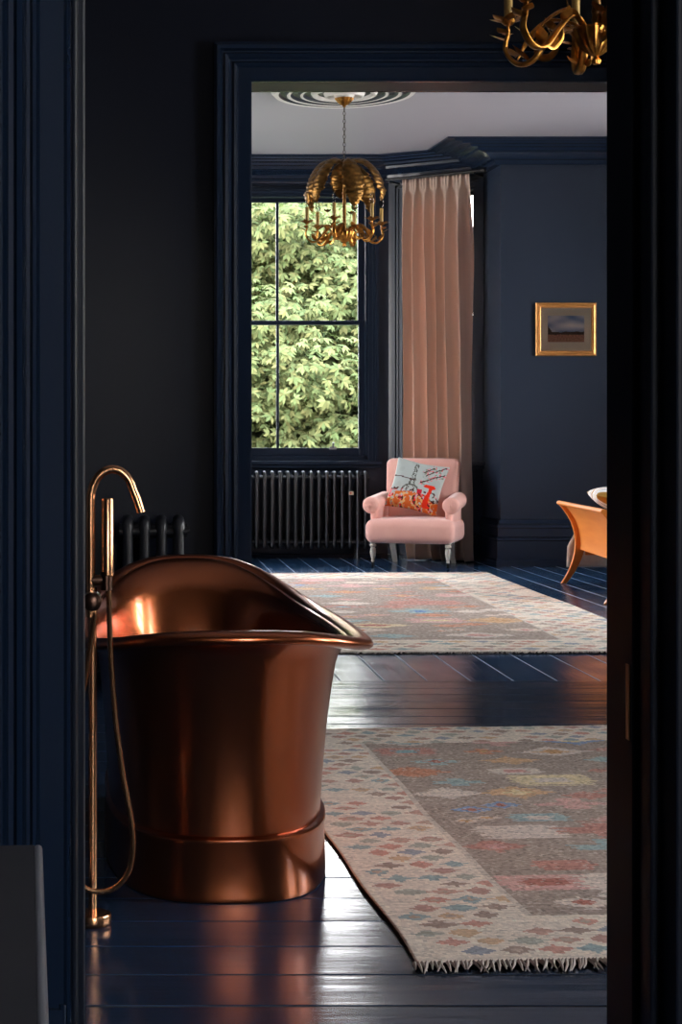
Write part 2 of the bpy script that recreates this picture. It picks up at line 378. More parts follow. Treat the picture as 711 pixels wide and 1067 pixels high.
# windows : sashes with panes and glazing bars
def sash_window(name, T, w, z0, z1, bars=(.5,), mid=None, depth=.11):
    root = sempty(name)
    b = MB()
    f = .035
    b.box(-.02, f, .02, .20, z0, z1, T=T); b.box(w-f, w+.02, .02, .20, z0, z1, T=T); b.box(-.02, w+.02, .02, .20, z1-f, z1+.01, T=T); b.box(-.02, w+.02, .02, .20, z0-.01, z0+.03, T=T)
    # outer moulded casing on the room side
    for (u0, u1, d) in ((-.075, -.045, -.03), (-.045, -.02, -.018), (-.02, .012, -.008)):
        b.box(u0, u1, d, .03, z0-.02, z1-u0*.6, T=T); b.box(w-u1, w-u0, d, .03, z0-.02, z1-u0*.6, T=T); b.box(u1, w-u1, d, .03, z1-u1, z1-u0*.6, T=T)
    fixn(b.build('casing', M['sash'], root, smooth=False)); 
    b = MB(); b.box(-.10, w+.10, -.07, .06, z0-.045, z0-.012, T=T); b.box(-.09, w+.09, -.045, .02, z0-.075, z0-.045, T=T)
    o = fixn(b.build('window_sill', M['sash'], root, smooth=False)); md = o.modifiers.new('bevel', 'BEVEL'); md.width = .008; md.segments = 3
    mid = mid or (z0+z1)/2
    for (a, c, t) in ((z0+.03, mid+.018, depth-.03), (mid-.018, z1-.03, depth+.02)):
        b = MB(); st = .05; lo = .07 if a < mid-.1 else .036
        b.box(f, f+st, t, t+.04, a, c, T=T); b.box(w-f-st, w-f, t, t+.04, a, c, T=T)
        b.box(f+st, w-f-st, t, t+.04, a, a+lo, T=T); b.box(f+st, w-f-st, t, t+.04, c-.036, c, T=T)
        for q in bars: b.box(w*q-.012, w*q+.012, t+.004, t+.036, a+lo, c-.036, T=T)
        sa = fixn(b.build('sash', M['sash'], root, smooth=False)); md = sa.modifiers.new('bevel', 'BEVEL'); md.width = .004; md.segments = 2
        g = MB(); g.box(f+st-.01, w-f-st+.01, t+.018, t+.022, a+.03, c-.02, T=T); g.build('pane', M['glass'], sa, smooth=False)
    return root
wr = sash_window('window_1', lambda s, t, z: (MO[0]+s, BY+t, z), MO[1]-MO[0], WZ0, WZ1, bars=(.498,), mid=2.02)
b = MB(); b.tube([(1.67, 14.455, .945), (1.67, 14.435, .955), (1.67, 14.43, .985)], .008, 8); b.box(1.64, 1.70, 14.455, 14.475, .925, .95)
o = b.build('sash_lift', M['pale_metal'], wr)
def cantT(P, Q, s0):
    P = Vector(P); Q = Vector(Q); d = (Q-P).normalized(); nn = Vector((-d.y, d.x))
    return lambda s, t, z: (P.x+d.x*(s+s0)+nn.x*t, P.y+d.y*(s+s0)+nn.y*t, z)
sash_window('window_2', cantT((BX1, BY), (RXR, RY), AO[0]), AO[1]-AO[0], WZ0, WZ1, bars=(), mid=2.02)
sash_window('window_3', cantT((RXL, RY), (BX0, BY), cl-AO[1]), AO[1]-AO[0], WZ0, WZ1, bars=(), mid=2.02)
for y0, y1 in BW:
    sash_window('window_4', lambda s, t, z, y1=y1: (BATX1+t, y1-s, z), y1-y0, .75, 2.95, bars=(.5,))
for y0, y1 in RW:
    sash_window('added_window_7', lambda s, t, z, y1=y1: (BEDX1+t, y1-s, z), y1-y0, .75, 3.0, bars=(.5,))  # unseen right-hand windows, added for more indoor daylight
sash_window('added_window_8', lambda s, t, z: (BEDX0-t, LW[0]+s, z), LW[1]-LW[0], .75, 3.0)  # unseen, added to light the bay return and armchair from the left
sash_window('window_5', lambda s, t, z: (NRX1+.25-.35-s, NRY-t, z), 1.1, .8, 2.9)
# daylight portals sit in the openings
portal((1.2, 14.72, 1.98), (-PI/2, 0, 0), 1.6, 2.35)
ang = math.atan2(RY-BY, RXR-BX1)
mx, my = (BX1+RXR)/2, (BY+RY)/2
portal((mx+.32*math.sin(-ang), my+.32*math.cos(ang), 1.98), (-PI/2, 0, ang), .75, 2.35)
portal((2.4-mx-.32*math.sin(-ang), my+.32*math.cos(ang), 1.98), (-PI/2, 0, -ang), .75, 2.35)
for y0, y1 in RW: portal((BEDX1+.27, (y0+y1)/2, 1.87), (0, PI/2, 0), 2.3, y1-y0+.05)
for y0, y1 in BW: portal((BATX1+.32, (y0+y1)/2, 1.85), (0, PI/2, 0), 2.25, y1-y0+.05)
portal((BEDX0-.27, (LW[0]+LW[1])/2, 1.87), (0, -PI/2, 0), 2.3, LW[1]-LW[0]+.05)
portal((1.35, NRY-.27, 1.85), (PI/2, 0, 0), 1.15, 2.15)

# ------------------------------------------------------------------ bathtub
TX, TY = .172, 4.10
def tub():
    t = thing('bathtub', 'large burnished copper freestanding bathtub with high rolled ends', 'bathtub', (TX, TY, 0), R(2.2))
    N = 96
    def sup(a, p=2.7):
        c, s = math.cos(a), math.sin(a); return (math.copysign(abs(c)**(2/p), c), math.copysign(abs(s)**(2/p), s))
    def ztop(a):
        s = math.sin(a); k = abs(s)**(3.0 if s > 0 else 2.4)
        return .532+(.112 if s > 0 else .060)*k
    def ring(hx, hy, z, p=2.25):
        return [(hx*sup(2*PI*j/N, p)[0], hy*sup(2*PI*j/N, p)[1], z) for j in range(N)]
    def lvl(k, off_=0):      # k 0..1 above the plinth
        hx = .246+.022*k+.016*k**3; hy = .545+.05*k+.10*k**2.2
        fl = max(0, k-.86)/.14; hx += .020*fl**2; hy += .045*fl**2
        return hx-off_, hy-off_
    ZP = .135
    def skin(b, ks, off_, flip):
        rows = []
        for k in ks:
            hx, hy = lvl(k, off_); r = []
            for j in range(N):
                a = 2*PI*j/N; sx, sy = sup(a, 2.7); r.append((hx*sx, hy*sy, ZP+(ztop(a)-ZP)*k))
            rows.append(r)
        vs = [v for r in rows for v in r]; fs = []
        for i in range(len(rows)-1):
            for j in range(N):
                j2 = (j+1) % N; f = (i*N+j, i*N+j2, (i+1)*N+j2, (i+1)*N+j); fs.append(f[::-1] if flip else f)
        return vs, fs, rows
    ks = [i/22 for i in range(23)]
    b = MB(); vs, fs, rows = skin(b, ks, 0, False); b.add(vs, fs)
    vs, fs, r2 = skin(b, ks[::-1], .012, False)
    # inner skin down to a dished bottom
    ni = len(r2); last = r2[-1]
    for q, zz in ((.96, .012), (.85, .022), (.6, .03), (.3, .034), (.02, .035)):
        vs += [(v[0]*q, v[1]*q, ZP+.03-zz+.0) for v in last]
    tot = ni+5; fs = []
    for i in range(tot-1):
        for j in range(N): j2 = (j+1) % N; fs.append((i*N+j, i*N+j2, (i+1)*N+j2, (i+1)*N+j))
    fs.append(tuple((tot-1)*N+j for j in range(N)))
    b.add(vs, fs, 1)
    # lip joining outer and inner
    fs = []
    base_i = 22*N; inner0 = 23*N
    k0 = 0
    b.f += [(base_i+j, base_i+(j+1) % N, inner0+(j+1) % N, inner0+j) for j in range(N)]; b.mi += [0]*N
    b.build('body', [M['copper'], M['copper_in']], t, smooth=True, angle=60)
    # rolled rim
    b = MB(); vs = []; SG = 16
    for j in range(N):
        a = 2*PI*j/N; sx, sy = sup(a, 2.7); hx, hy = lvl(1.0)
        n2 = Vector((sx/hx, sy/hy)).normalized(); zt = ztop(a)
        c0 = Vector((hx*sx, hy*sy)); 
        for i in range(SG):
            th = 2*PI*i/SG; rr = .0175
            o2 = .022+rr*1.6*math.cos(th); vs.append((c0.x+n2.x*o2, c0.y+n2.y*o2, zt-.006+rr*.8*math.sin(th)-.25*max(0, o2-.03)*.6))
    fs = [(j*SG+i, ((j+1) % N)*SG+i, ((j+1) % N)*SG+(i+1) % SG, j*SG+(i+1) % SG) for j in range(N) for i in range(SG)]
    b.add(vs, fs); fixn(b.build('rim', M['copper'], t, smooth=True, angle=60))
    # plinth band
    b = MB(); vs = []
    prof = [(.0, 0), (.008, .001), (.010, .01), (.006, .12), (.009, .126), (.009, .133), (.003, .139), (-.02, .139)]
    for o_, z in prof:
        for j in range(N):
            sx, sy = sup(2*PI*j/N, 2.9); vs.append(((.246+o_)*sx, (.545+o_)*sy, z))
    fs = [(i*N+j, i*N+(j+1) % N, (i+1)*N+(j+1) % N, (i+1)*N+j) for i in range(len(prof)-1) for j in range(N)]
    fs.append(tuple(range(N)))
    b.add(vs, fs); fixn(b.build('plinth', M['copper'], t, smooth=True, angle=45))
tub()

# ------------------------------------------------------------------ floor standing tap
def tap():
    t = thing('bath_tap', 'tall brushed copper floor-standing bath tap with hand shower beside the tub', 'tap', (-.094, 3.40, 0))
    b = MB(); b.lathe([(0, 0), (.036, 0), (.038, .003), (.038, .019), (.036, .022), (0, .022)], 32); b.build('base', M['brushed'], t)
    b = MB(); b.tube([(0, 0, .02), (0, 0, .68)], .0085, 16); b.build('riser', M['brushed'], t)
    pts = [(-.004, 0, .62), (-.004, 0, .80)]
    for i in range(0, 17):
        a = PI-PI*.90*i/16; pts.append((.040+.044*math.cos(a), 0, .858+.062*math.sin(a)))
    pts += [(.090, 0, .858), (.098, 0, .832)]
    b = MB(); b.tube(pts, .0088, 18); b.build('spout', M['brushed'], t)
    b = MB(); b.tube([(0, .02, .655), (0, -.045, .655)], .0185, 24); b.tube([(0, -.045, .655), (0, -.05, .655)], [.0185, .012], 24); b.build('mixer_knob', M['bronze'], t)
    b = MB(); b.tube([(-.004, 0, .695), (.036, 0, .695)], .009, 14, sy=1.2); b.tube([(.028, 0, .675), (.028, 0, .712)], .012, 14); b.build('bracket', M['bronze'], t)
    b = MB(); b.tube([(.030, 0, .70), (.030, 0, .705), (.030, 0, .858), (.030, 0, .861)], [.008, .0125, .0125, .011], 20); b.build('hand_shower', M['brushed'], t)
    ctrl = [(.030, 0, .700), (.033, 0, .66), (.036, 0, .56), (.046, -.01, .42), (.062, -.02, .30), (.080, -.03, .20), (.078, -.035, .13), (.055, -.04, .090), (.02, -.04, .075), (-.02, -.04, .088), (-.045, -.035, .15), (-.045, -.03, .28), (-.028, -.02, .42), (-.008, -.015, .54), (.006, -.012, .63)]
    pts = smooth_path(ctrl, 16)
    n = len(pts); b = MB(); b.tube(pts, [.0052+.0009*(i % 2) for i in range(n)], 8); b.build('shower_hose', M['brushed'], t)
def smooth_path(c, k):
    c = [Vector(p) for p in c]; out = []
    for i in range(len(c)-1):
        p0, p1, p2, p3 = c[max(i-1, 0)], c[i], c[i+1], c[min(i+2, len(c)-1)]
        for j in range(k):
            t = j/k; out.append(.5*((2*p1)+(-p0+p2)*t+(2*p0-5*p1+4*p2-p3)*t*t+(-p0+3*p1-3*p2+p3)*t**3))
    out.append(c[-1]); return out
tap()

# ------------------------------------------------------------------ radiators
def radiator(label, n, pitch, z0, z1, loc, feet_at, r=.0145, cols=3, extra=None, depth=.13):
    t = thing('radiator', label, 'radiator', loc)
    b = MB()
    ys = [depth*(i/(cols-1)-.5) for i in range(cols)]
    for y in ys:
        b.tube([(0, y, z0+.03), (0, y, z1-.03)], r, 12)
    for z, s in ((z1-.03, 1), (z0+.03, -1)):
        pts = [(0, ys[0], z-s*.01)]+[(0, -(depth/2+.0)*math.cos(a), z+s*(.008+.018*math.sin(a))) for a in [PI*i/12 for i in range(0, 13)]]+[(0, ys[-1], z-s*.01)]
        b.tube(pts, r*1.18, 12)
    for z in (z1-.045, z0+.045):
        b.tube([(-pitch*.5, 0, z), (pitch*.5, 0, z)], r*1.5, 14)
        b.tube([(-pitch*.5, ys[0]+.01, z), (pitch*.5, ys[0]+.01, z)], r*.9, 10)
    s0 = b.build('section', M['iron'], t)
    secs = [s0]
    for i in range(1, n):
        c = s0.copy(); C.objects.link(c); c.parent = t; secs.append(c)
    for i, s_ in enumerate(secs): s_.location = (i*pitch, 0, 0)
    for fx in feet_at:
        b = MB()
        for y in (ys[0], ys[-1]):
            b = MB(); b.tube([(fx, y, z0+.04), (fx, y, .02), (fx, y, 0)], [r*.9, r*.75, r*1.3], 10)
            b.build('foot', M['iron'], t)
    return t, ys
rad, ys = radiator('long black column radiator under the bedroom window', 21, .0655, .10, .735, (.60, 14.20, 0), (.27, 1.24))
b = MB(); b.box(1.165, 1.205, -.092, -.088, .545, .575); b.box(1.170, 1.186, -.0935, -.092, .553, .568, 1)
b.build('tag', [M['tag'], M['red']], rad, smooth=False)
b = MB(); b.tube([(1.33, 0, .15), (1.385, 0, .15), (1.385, 0, 0)], .009, 10); b.tube([(1.36, 0, .15), (1.41, 0, .15)], .016, 14); b.build('valve', M['bronze'], rad)
rad2, ys = radiator('black column radiator on the dark wall behind the copper tub', 4, .067, .10, .672, (-.045, 6.68, 0), (0, .2), r=.020, depth=.15)
b = MB(); b.tube([(.2, 0, .627), (.236, 0, .627)], [.028, .024], 16); b.tube([(.236, 0, .627), (.246, 0, .627)], .012, 12); b.build('end_plug', M['iron'], rad2)
b = MB(); b.tube([(.11, -.11, 0), (.11, -.11, .50)], .007, 10); b.tube([(.11, -.11, .48), (.11, -.11, .525)], .014, 14); b.tube([(.11, -.11, .50), (.11, -.0, .50)], .008, 10); b.build('valve', M['bronze'], rad2)

# ------------------------------------------------------------------ chandeliers
def chandelier(label, loc, chain, rz, group=None):
    """origin at the foot of the drop: z=0 is the finial tip"""
    t = thing('chandelier', label, 'chandelier', loc, rz, group)
    top = .585                                   # height of the leaf crown over the finial
    b = MB(); b.lathe([(0, 0), (.010, .004), (.013, .014), (.006, .024), (.02, .032), (.045, .055), (.060, .085), (.066, .105), (.058, .10), (.02, .07), (0, .07)], 48, flute=.07, nf=16)
    for k in range(8):
        a = 2*PI*k/8
        b.grid(lambda u, v, a=a: (lambda r, w: (r*math.cos(a)-w*math.sin(a), r*math.sin(a)+w*math.cos(a), .085+.055*v-.05*v*v+.3*abs(u-.5)*.02))(.03+.07*v, (u-.5)*.05*math.sin(PI*min(1, v*.9+.1))), 4, 6)
    b.build('bowl', M['brass'], t)
    b = MB(); pr = [(0, .06)]
    z = .07
    while z < top-.02:
        pr += [(.011, z), (.0135, z+.012)]; z += .024
    pr += [(.012, top), (.02, top+.01), (0, top+.02)]
    b.lathe(pr, 16); b.build('stem', M['brass_dark'], t)
    # leaf crown
    rnd = random.Random(4)
    def leaf_pt(u, v, a, rr, dr, wd, tw):
        # v along the leaf, u across
        q = v**.9*PI*.60
        r = .02+rr*math.sin(min(q, PI/2))+(.0 if q < PI/2 else -.06*(q-PI/2)+.02)
        zz = top+.035*math.sin(min(1, v*3)*PI/2)-dr*(1-math.cos(q))*.86
        w = wd*(math.sin(PI*min(1, v*1.02)**1.5)**.75 if v < .98 else 0)+.008*(1-v)
        edge = 1-.16*abs(math.sin(v*24))*abs(u-.5)*2
        x = (u-.5)*2*w*edge
        zz += -abs(u-.5)*.035; r += .0035*math.sin(v*95+abs(u-.5)*14)*min(1, abs(u-.5)*6)
        r -= abs(u-.5)**2*.05
        aa = a+tw*v
        return (r*math.cos(aa)-x*math.sin(aa), r*math.sin(aa)+x*math.cos(aa), zz)
    for k in range(8):
        a = 2*PI*k/8+rnd.uniform(-.12, .12); rr = .245+rnd.uniform(-.02, .015); dr = rnd.uniform(.19, .34); wd = rnd.uniform(.058, .082); tw = rnd.uniform(-.28, .28)
        b = MB(); b.grid(lambda u, v: leaf_pt(u, v, a, rr, dr, wd, tw), 8, 110)
        o = b.build('shade_leaf', M['brass_dark'], t, smooth=True, angle=80)
        md = o.modifiers.new('thickness', 'SOLIDIFY'); md.thickness = .0015
    # arms
    def small_leaf(b, p, d, L, w, up=.3):
        p = Vector(p); d = Vector(d).normalized(); sd = d.cross(Vector((0, 0, 1)))
        if sd.length < .1: sd = Vector((1, 0, 0))
        sd.normalize(); n_ = sd.cross(d)
        b.grid(lambda u, v: p+d*(L*v)+sd*((u-.5)*w*math.sin(PI*v**.8)+0)+n_*(up*L*v*v*.4+abs(u-.5)*w*.35*(1-v)), 2, 5)
    ctrl = [(.02, 0, .075), (.06, 0, .125), (.10, 0, .128), (.145, 0, .085), (.19, 0, .035), (.235, 0, .032), (.270, 0, .075), (.262, 0, .125), (.262, 0, .158)]
    proto = None
    for k in range(6):
        a = 2*PI*k/6
        if proto is None:
            b = MB(); pts = smooth_path(ctrl, 7); n = len(pts)
            b.tube(pts, [.0085+.0065*math.sin(PI*i/n) for i in range(n)], 8, sy=.5)
            c2 = [(.05, .0, .10), (.09, .012, .135), (.135, .016, .14), (.18, .01, .115), (.21, 0, .085), (.235, -.005, .045)]
            pts = smooth_path(c2, 6); n = len(pts); b.tube(pts, [.003+.014*math.sin(PI*i/(n-1)) for i in range(n)], 8, sy=.3)
            c2 = [(.13, 0, .10), (.12, -.015, .07), (.145, -.02, .045), (.175, -.012, .05), (.18, 0, .075)]
            pts = smooth_path(c2, 5); n = len(pts); b.tube(pts, [.002+.011*math.sin(PI*i/(n-1)) for i in range(n)], 6, sy=.35)
            for (p, d, L) in (((.20, 0, .035), (.6, .5, .6), .06), ((.24, 0, .05), (.5, -.6, .5), .055), ((.12, 0, .11), (.3, .7, .5), .05), ((.09, 0, .125), (.3, -.7, .5), .045), ((.262, 0, .10), (1, .1, .35), .055), ((.265, 0, .12), (.3, 1, .2), .045), ((.265, 0, .12), (.3, -1, .2), .045), ((.16, 0, .06), (.4, -.5, .9), .05)):
                small_leaf(b, p, d, L*1.15, .036)
            arm = b.build('arm', M['brass'], t, smooth=True, angle=80)
            b = MB(); b.lathe([(0, .148), (.012, .15), (.02, .158), (.026, .17), (.022, .171), (.014, .162), (0, .162)], 20, (.262, 0, 0))
            for q in range(6):
                aa = 2*PI*q/6; small_leaf(b, (.262+.016*math.cos(aa), .016*math.sin(aa), .158), (math.cos(aa), math.sin(aa), .25), .046, .034)
            cup = b.build('drip_cup', M['brass'], arm, smooth=True, angle=80)
            b = MB(); b.lathe([(0, .162), (.0125, .162), (.0125, .262), (.011, .266), (0, .266)], 16, (.262, 0, 0)); sl = b.build('candle_sleeve', M['sleeve'], arm)
            b = MB(); b.lathe([(0, .266), (.008, .267), (.010, .275), (.015, .292), (.0165, .305), (.013, .325), (.006, .345), (.001, .358)], 16, (.262, 0, 0)); bu = b.build('bulb', M['bulb'], arm)
            proto = (arm, cup, sl, bu)
        else:
            arm = proto[0].copy(); C.objects.link(arm); arm.parent = t
            for q in proto[1:]: c = q.copy(); C.objects.link(c); c.parent = arm
        arm.rotation_euler = (0, 0, a)
    # rosettes on wires
    for k in range(3):
        a = 2*PI*k/3+.9; x, y = .10*math.cos(a), .10*math.sin(a)
        b = MB(); b.tube(smooth_path([(x*.3, y*.3, .10), (x*.9, y*.9, .15), (x, y, .20), (x*1.15, y*1.15, .235)], 4), .0022, 6)
        for q in range(7):
            aa = 2*PI*q/7; small_leaf(b, (x*1.15, y*1.15, .235), (math.cos(aa), math.sin(aa), .35), .034, .026, .8)
        b.build('flower', M['brass_dark'], t, smooth=True, angle=80)
    # chain of links up to the ceiling cup
    b = MB(); z = top+.02; i = 0; zt = chain-.035
    while z < zt:
        h = .034; pts = []
        for q in range(12):
            aa = 2*PI*q/12; u, w = .008*math.cos(aa), (h*.5-.002)*math.sin(aa)
            pts.append((u, 0, z+h*.42+w) if i % 2 else (0, u, z+h*.42+w))
        b.tube(pts, .0022, 6, closed=True); z += h*.78; i += 1
    b.build('chain', M['chain'], t)
    b = MB(); b.lathe([(0, chain-.062), (.006, chain-.06), (.012, chain-.05), (.035, chain-.035), (.055, chain-.012), (.064, chain), (0, chain)], 40, flute=.06, nf=14)
    b.build('ceiling_cup', M['brass'], t)
    return t
chandelier('gilt leaf chandelier hanging from the pale ceiling rose before the window', (RCX, RCY, 2.324), CZ-.052-2.324, R(8))
chandelier('gilt leaf chandelier in the dark bathroom, cut off by the top edge', (1.315, 4.83, 2.06), CZ-2.055, R(28))

# ------------------------------------------------------------------ curtain and rod
rodT = thing('curtain_rod', 'black curtain rod across the canted bay window', 'curtain rod', (2.08, 14.17, 3.2), 0)
dx, dy = 2.80-2.08, 13.66-14.17
b = MB(); b.tube([(0, 0, 0), (dx*.96, dy*.96, 0)], .010, 12); b.build('pole', M['black_rod'], rodT)
b = MB(); b.tube([(dx*.95, dy*.95, 0), (dx*.96, dy*.96, 0), (dx*.975, dy*.975, 0), (dx, dy, 0), (dx*1.02, dy*1.02, 0), (dx*1.03, dy*1.03, 0)], [.012, .018, .014, .024, .02, .006], 14); b.build('finial', M['black_rod'], rodT)
for q in (.04, .90):
    b = MB(); nx, ny = .56, .83; b.tube([(dx*q, dy*q, -.012), (dx*q+nx*.2, dy*q+ny*.2, -.012)], .008, 8); b.build('bracket', M['black_rod'], rodT)
def curtain():
    P = Vector((2.21, 14.08)); Q = Vector((2.705, 13.735)); d = (Q-P).normalized(); nn = Vector((-d.y, d.x)); L = (Q-P).length
    b = MB(); rnd = random.Random(2); NF = 6; ph = [rnd.uniform(-.5, .5) for _ in range(40)]
    def fn(u, v):
        z = 3.186-3.18*v
        # narrowing in the middle, hem pooling a little to the right
        le = .02*math.sin(PI*min(1, v*1.3))+.05*v; re = L+.01*v
        s = le+(re-le)*u
        amp = .022+.050*min(1, v*6)
        uu = u*NF+.25*math.sin(v*2.2+u*3)+.18*math.sin(u*9+1.3)*min(1, v*3)
        k = math.sin(2*PI*uu); k = math.copysign(abs(k)**.75, k)
        t = amp*k+.012*math.sin(u*17+v*5)*v+.006*math.sin(v*30+u*11)*v
        s += .014*math.cos(2*PI*uu*1.0)*min(1, v*5)+.01*math.sin(v*7+u*14)*v
        if v < .03: t = t*.5+.008*math.sin(2*PI*uu*3)
        if v > .95:
            q = (v-.95)/.05; z = .012+.16*(1-q)**1.0*1.0+.01*math.sin(u*40)*(1-q); t -= q*q*.03+.012*q*math.sin(u*31); s += .012*q*math.sin(u*23)
        p = P+d*s-nn*(t); return (p.x, p.y, max(z, .004))
    b.grid(fn, 220, 110)
    o = b.build('curtain', M['curtain'], smooth=True, angle=0)
    md = o.modifiers.new('thickness', 'SOLIDIFY'); md.thickness = .002
    tag(o, 'floor-length blush pink silk curtain hanging in folds behind the armchair', 'curtain')
curtain()

# ------------------------------------------------------------------ armchair and cushion
CHX, CHY, CHR = 2.215, 13.42, -R(19)
def armchair():
    t = thing('armchair', 'dusty pink velvet armchair with rolled arms and cream turned legs', 'armchair', (CHX, CHY, 0), CHR)
    def bulge_seat(c):
        x, y, z = c; k = (1-(x/.36)**2); q = (1-(y/.36)**2)
        if z > 0: z += .018*max(0, k)*max(0, q)**.5
        if y < -.1: y -= .016*max(0, k)*max(0, 1-(z/.11)**2)
        return (x, y, z)
    softbox('seat', .70, .64, .185, .062, M['pink'], t, (0, -.03, .285), 6, bulge_seat)
    def bulge_back(c):
        x, y, z = c; lean = (z+.27)*.20; s = 1-.05*(.27-z)/.54
        if y < 0: y -= .028*max(0, 1-(x/.3)**2)*max(0, 1-(z/.3)**2)
        return (x*s, y+lean, z)
    softbox('backrest', .60, .115, .56, .052, M['pink'], t, (0, .245, .575), 6, bulge_back)
    for s in (-1, 1):
        b = MB(); n = 20; SG = 24; r = .066; xs = .315
        # rolled arm: scroll cylinder with softly domed front
        pts = []; rad = []
        for i in range(9):
            a = PI/2*i/8; pts.append((s*xs, -.275+.02*(1-math.sin(a)), .487)); rad.append(max(.001, r*math.sin(a)*.98+.001))
        pts = [(s*xs, -.285+.03*(i/8)**2, .490) for i in range(9)]; rad = [r*math.sin(PI/2*(i/8))**.55 if i else .006 for i in range(9)]
        for i in range(1, 11):
            f = i/10; pts.append((s*(xs-.015*f), -.255+.50*f, .490+.03*f)); rad.append(r)
        b.tube(pts, rad, SG)
        # upholstered panel under the roll
        def fn(u, v):
            a = 2*PI*u; q = (abs(math.cos(a))**.5*math.copysign(1, math.cos(a)), abs(math.sin(a))**.5*math.copysign(1, math.sin(a)))
            w = .045-.010*math.sin(PI*v); return (s*(xs-.02)+q[0]*w, .0+q[1]*.255, .27+.22*v)
        b.grid(fn, 40, 8)
        o = b.build('armrest', M['pink'], t, smooth=True, angle=60); fixn(o)
        # gathered pleats on the scroll face
        b = MB(); 
        for k in range(14):
            a = 2*PI*k/14; b.tube([(s*xs+.008*math.cos(a), -.288, .490+.008*math.sin(a)), (s*xs+.03*math.cos(a), -.285, .490+.03*math.sin(a)), (s*xs+.052*math.cos(a), -.272, .490+.052*math.sin(a))], [.002, .004, .003], 6)
        b.tube([(s*xs, -.286, .490), (s*xs, -.296, .490)], [.011, .006], 12); b.build('scroll_pleats', M['pink'], o)
    prof = [(0, .045), (.012, .045), (.014, .055), (.011, .065), (.018, .085), (.024, .12), (.022, .15), (.014, .158), (.026, .168), (.026, .178), (.018, .186), (.028, .20), (.028, .215), (0, .215)]
    for x in (-.295, .295):
        b = MB(); b.lathe(prof, 20, (x, -.275, 0)); lg = b.build('leg', M['cream'], t)
        b = MB(); b.tube([(x-.009, -.275, .02), (x+.009, -.275, .02)], .02, 18); b.tube([(x, -.275, .02), (x, -.275, .05)], .009, 10); b.build('castor', M['castor'], lg)
    for x in (-.24, .24):
        b = MB(); b.add([(x-.018, .26+.12, 0), (x+.018, .26+.12, 0), (x+.018, .296+.12, 0), (x-.018, .296+.12, 0), (x-.024, .20, .22), (x+.024, .20, .22), (x+.024, .26, .22), (x-.024, .26, .22)],
                        [(0, 3, 2, 1), (4, 5, 6, 7), (0, 1, 5, 4), (1, 2, 6, 5), (2, 3, 7, 6), (3, 0, 4, 7)])
        b.build('leg', M['cream'], t, smooth=False)
armchair()
def face_colors(o, cols):
    a = o.data.attributes.new('weave', 'FLOAT_COLOR', 'FACE'); a.data.foreach_set('color', np.asarray(cols, dtype=np.float32).ravel())
def srgb(*c): return tuple(((x/255)/12.92 if x <= 10 else ((x/255+.055)/1.055)**2.4) for x in c)
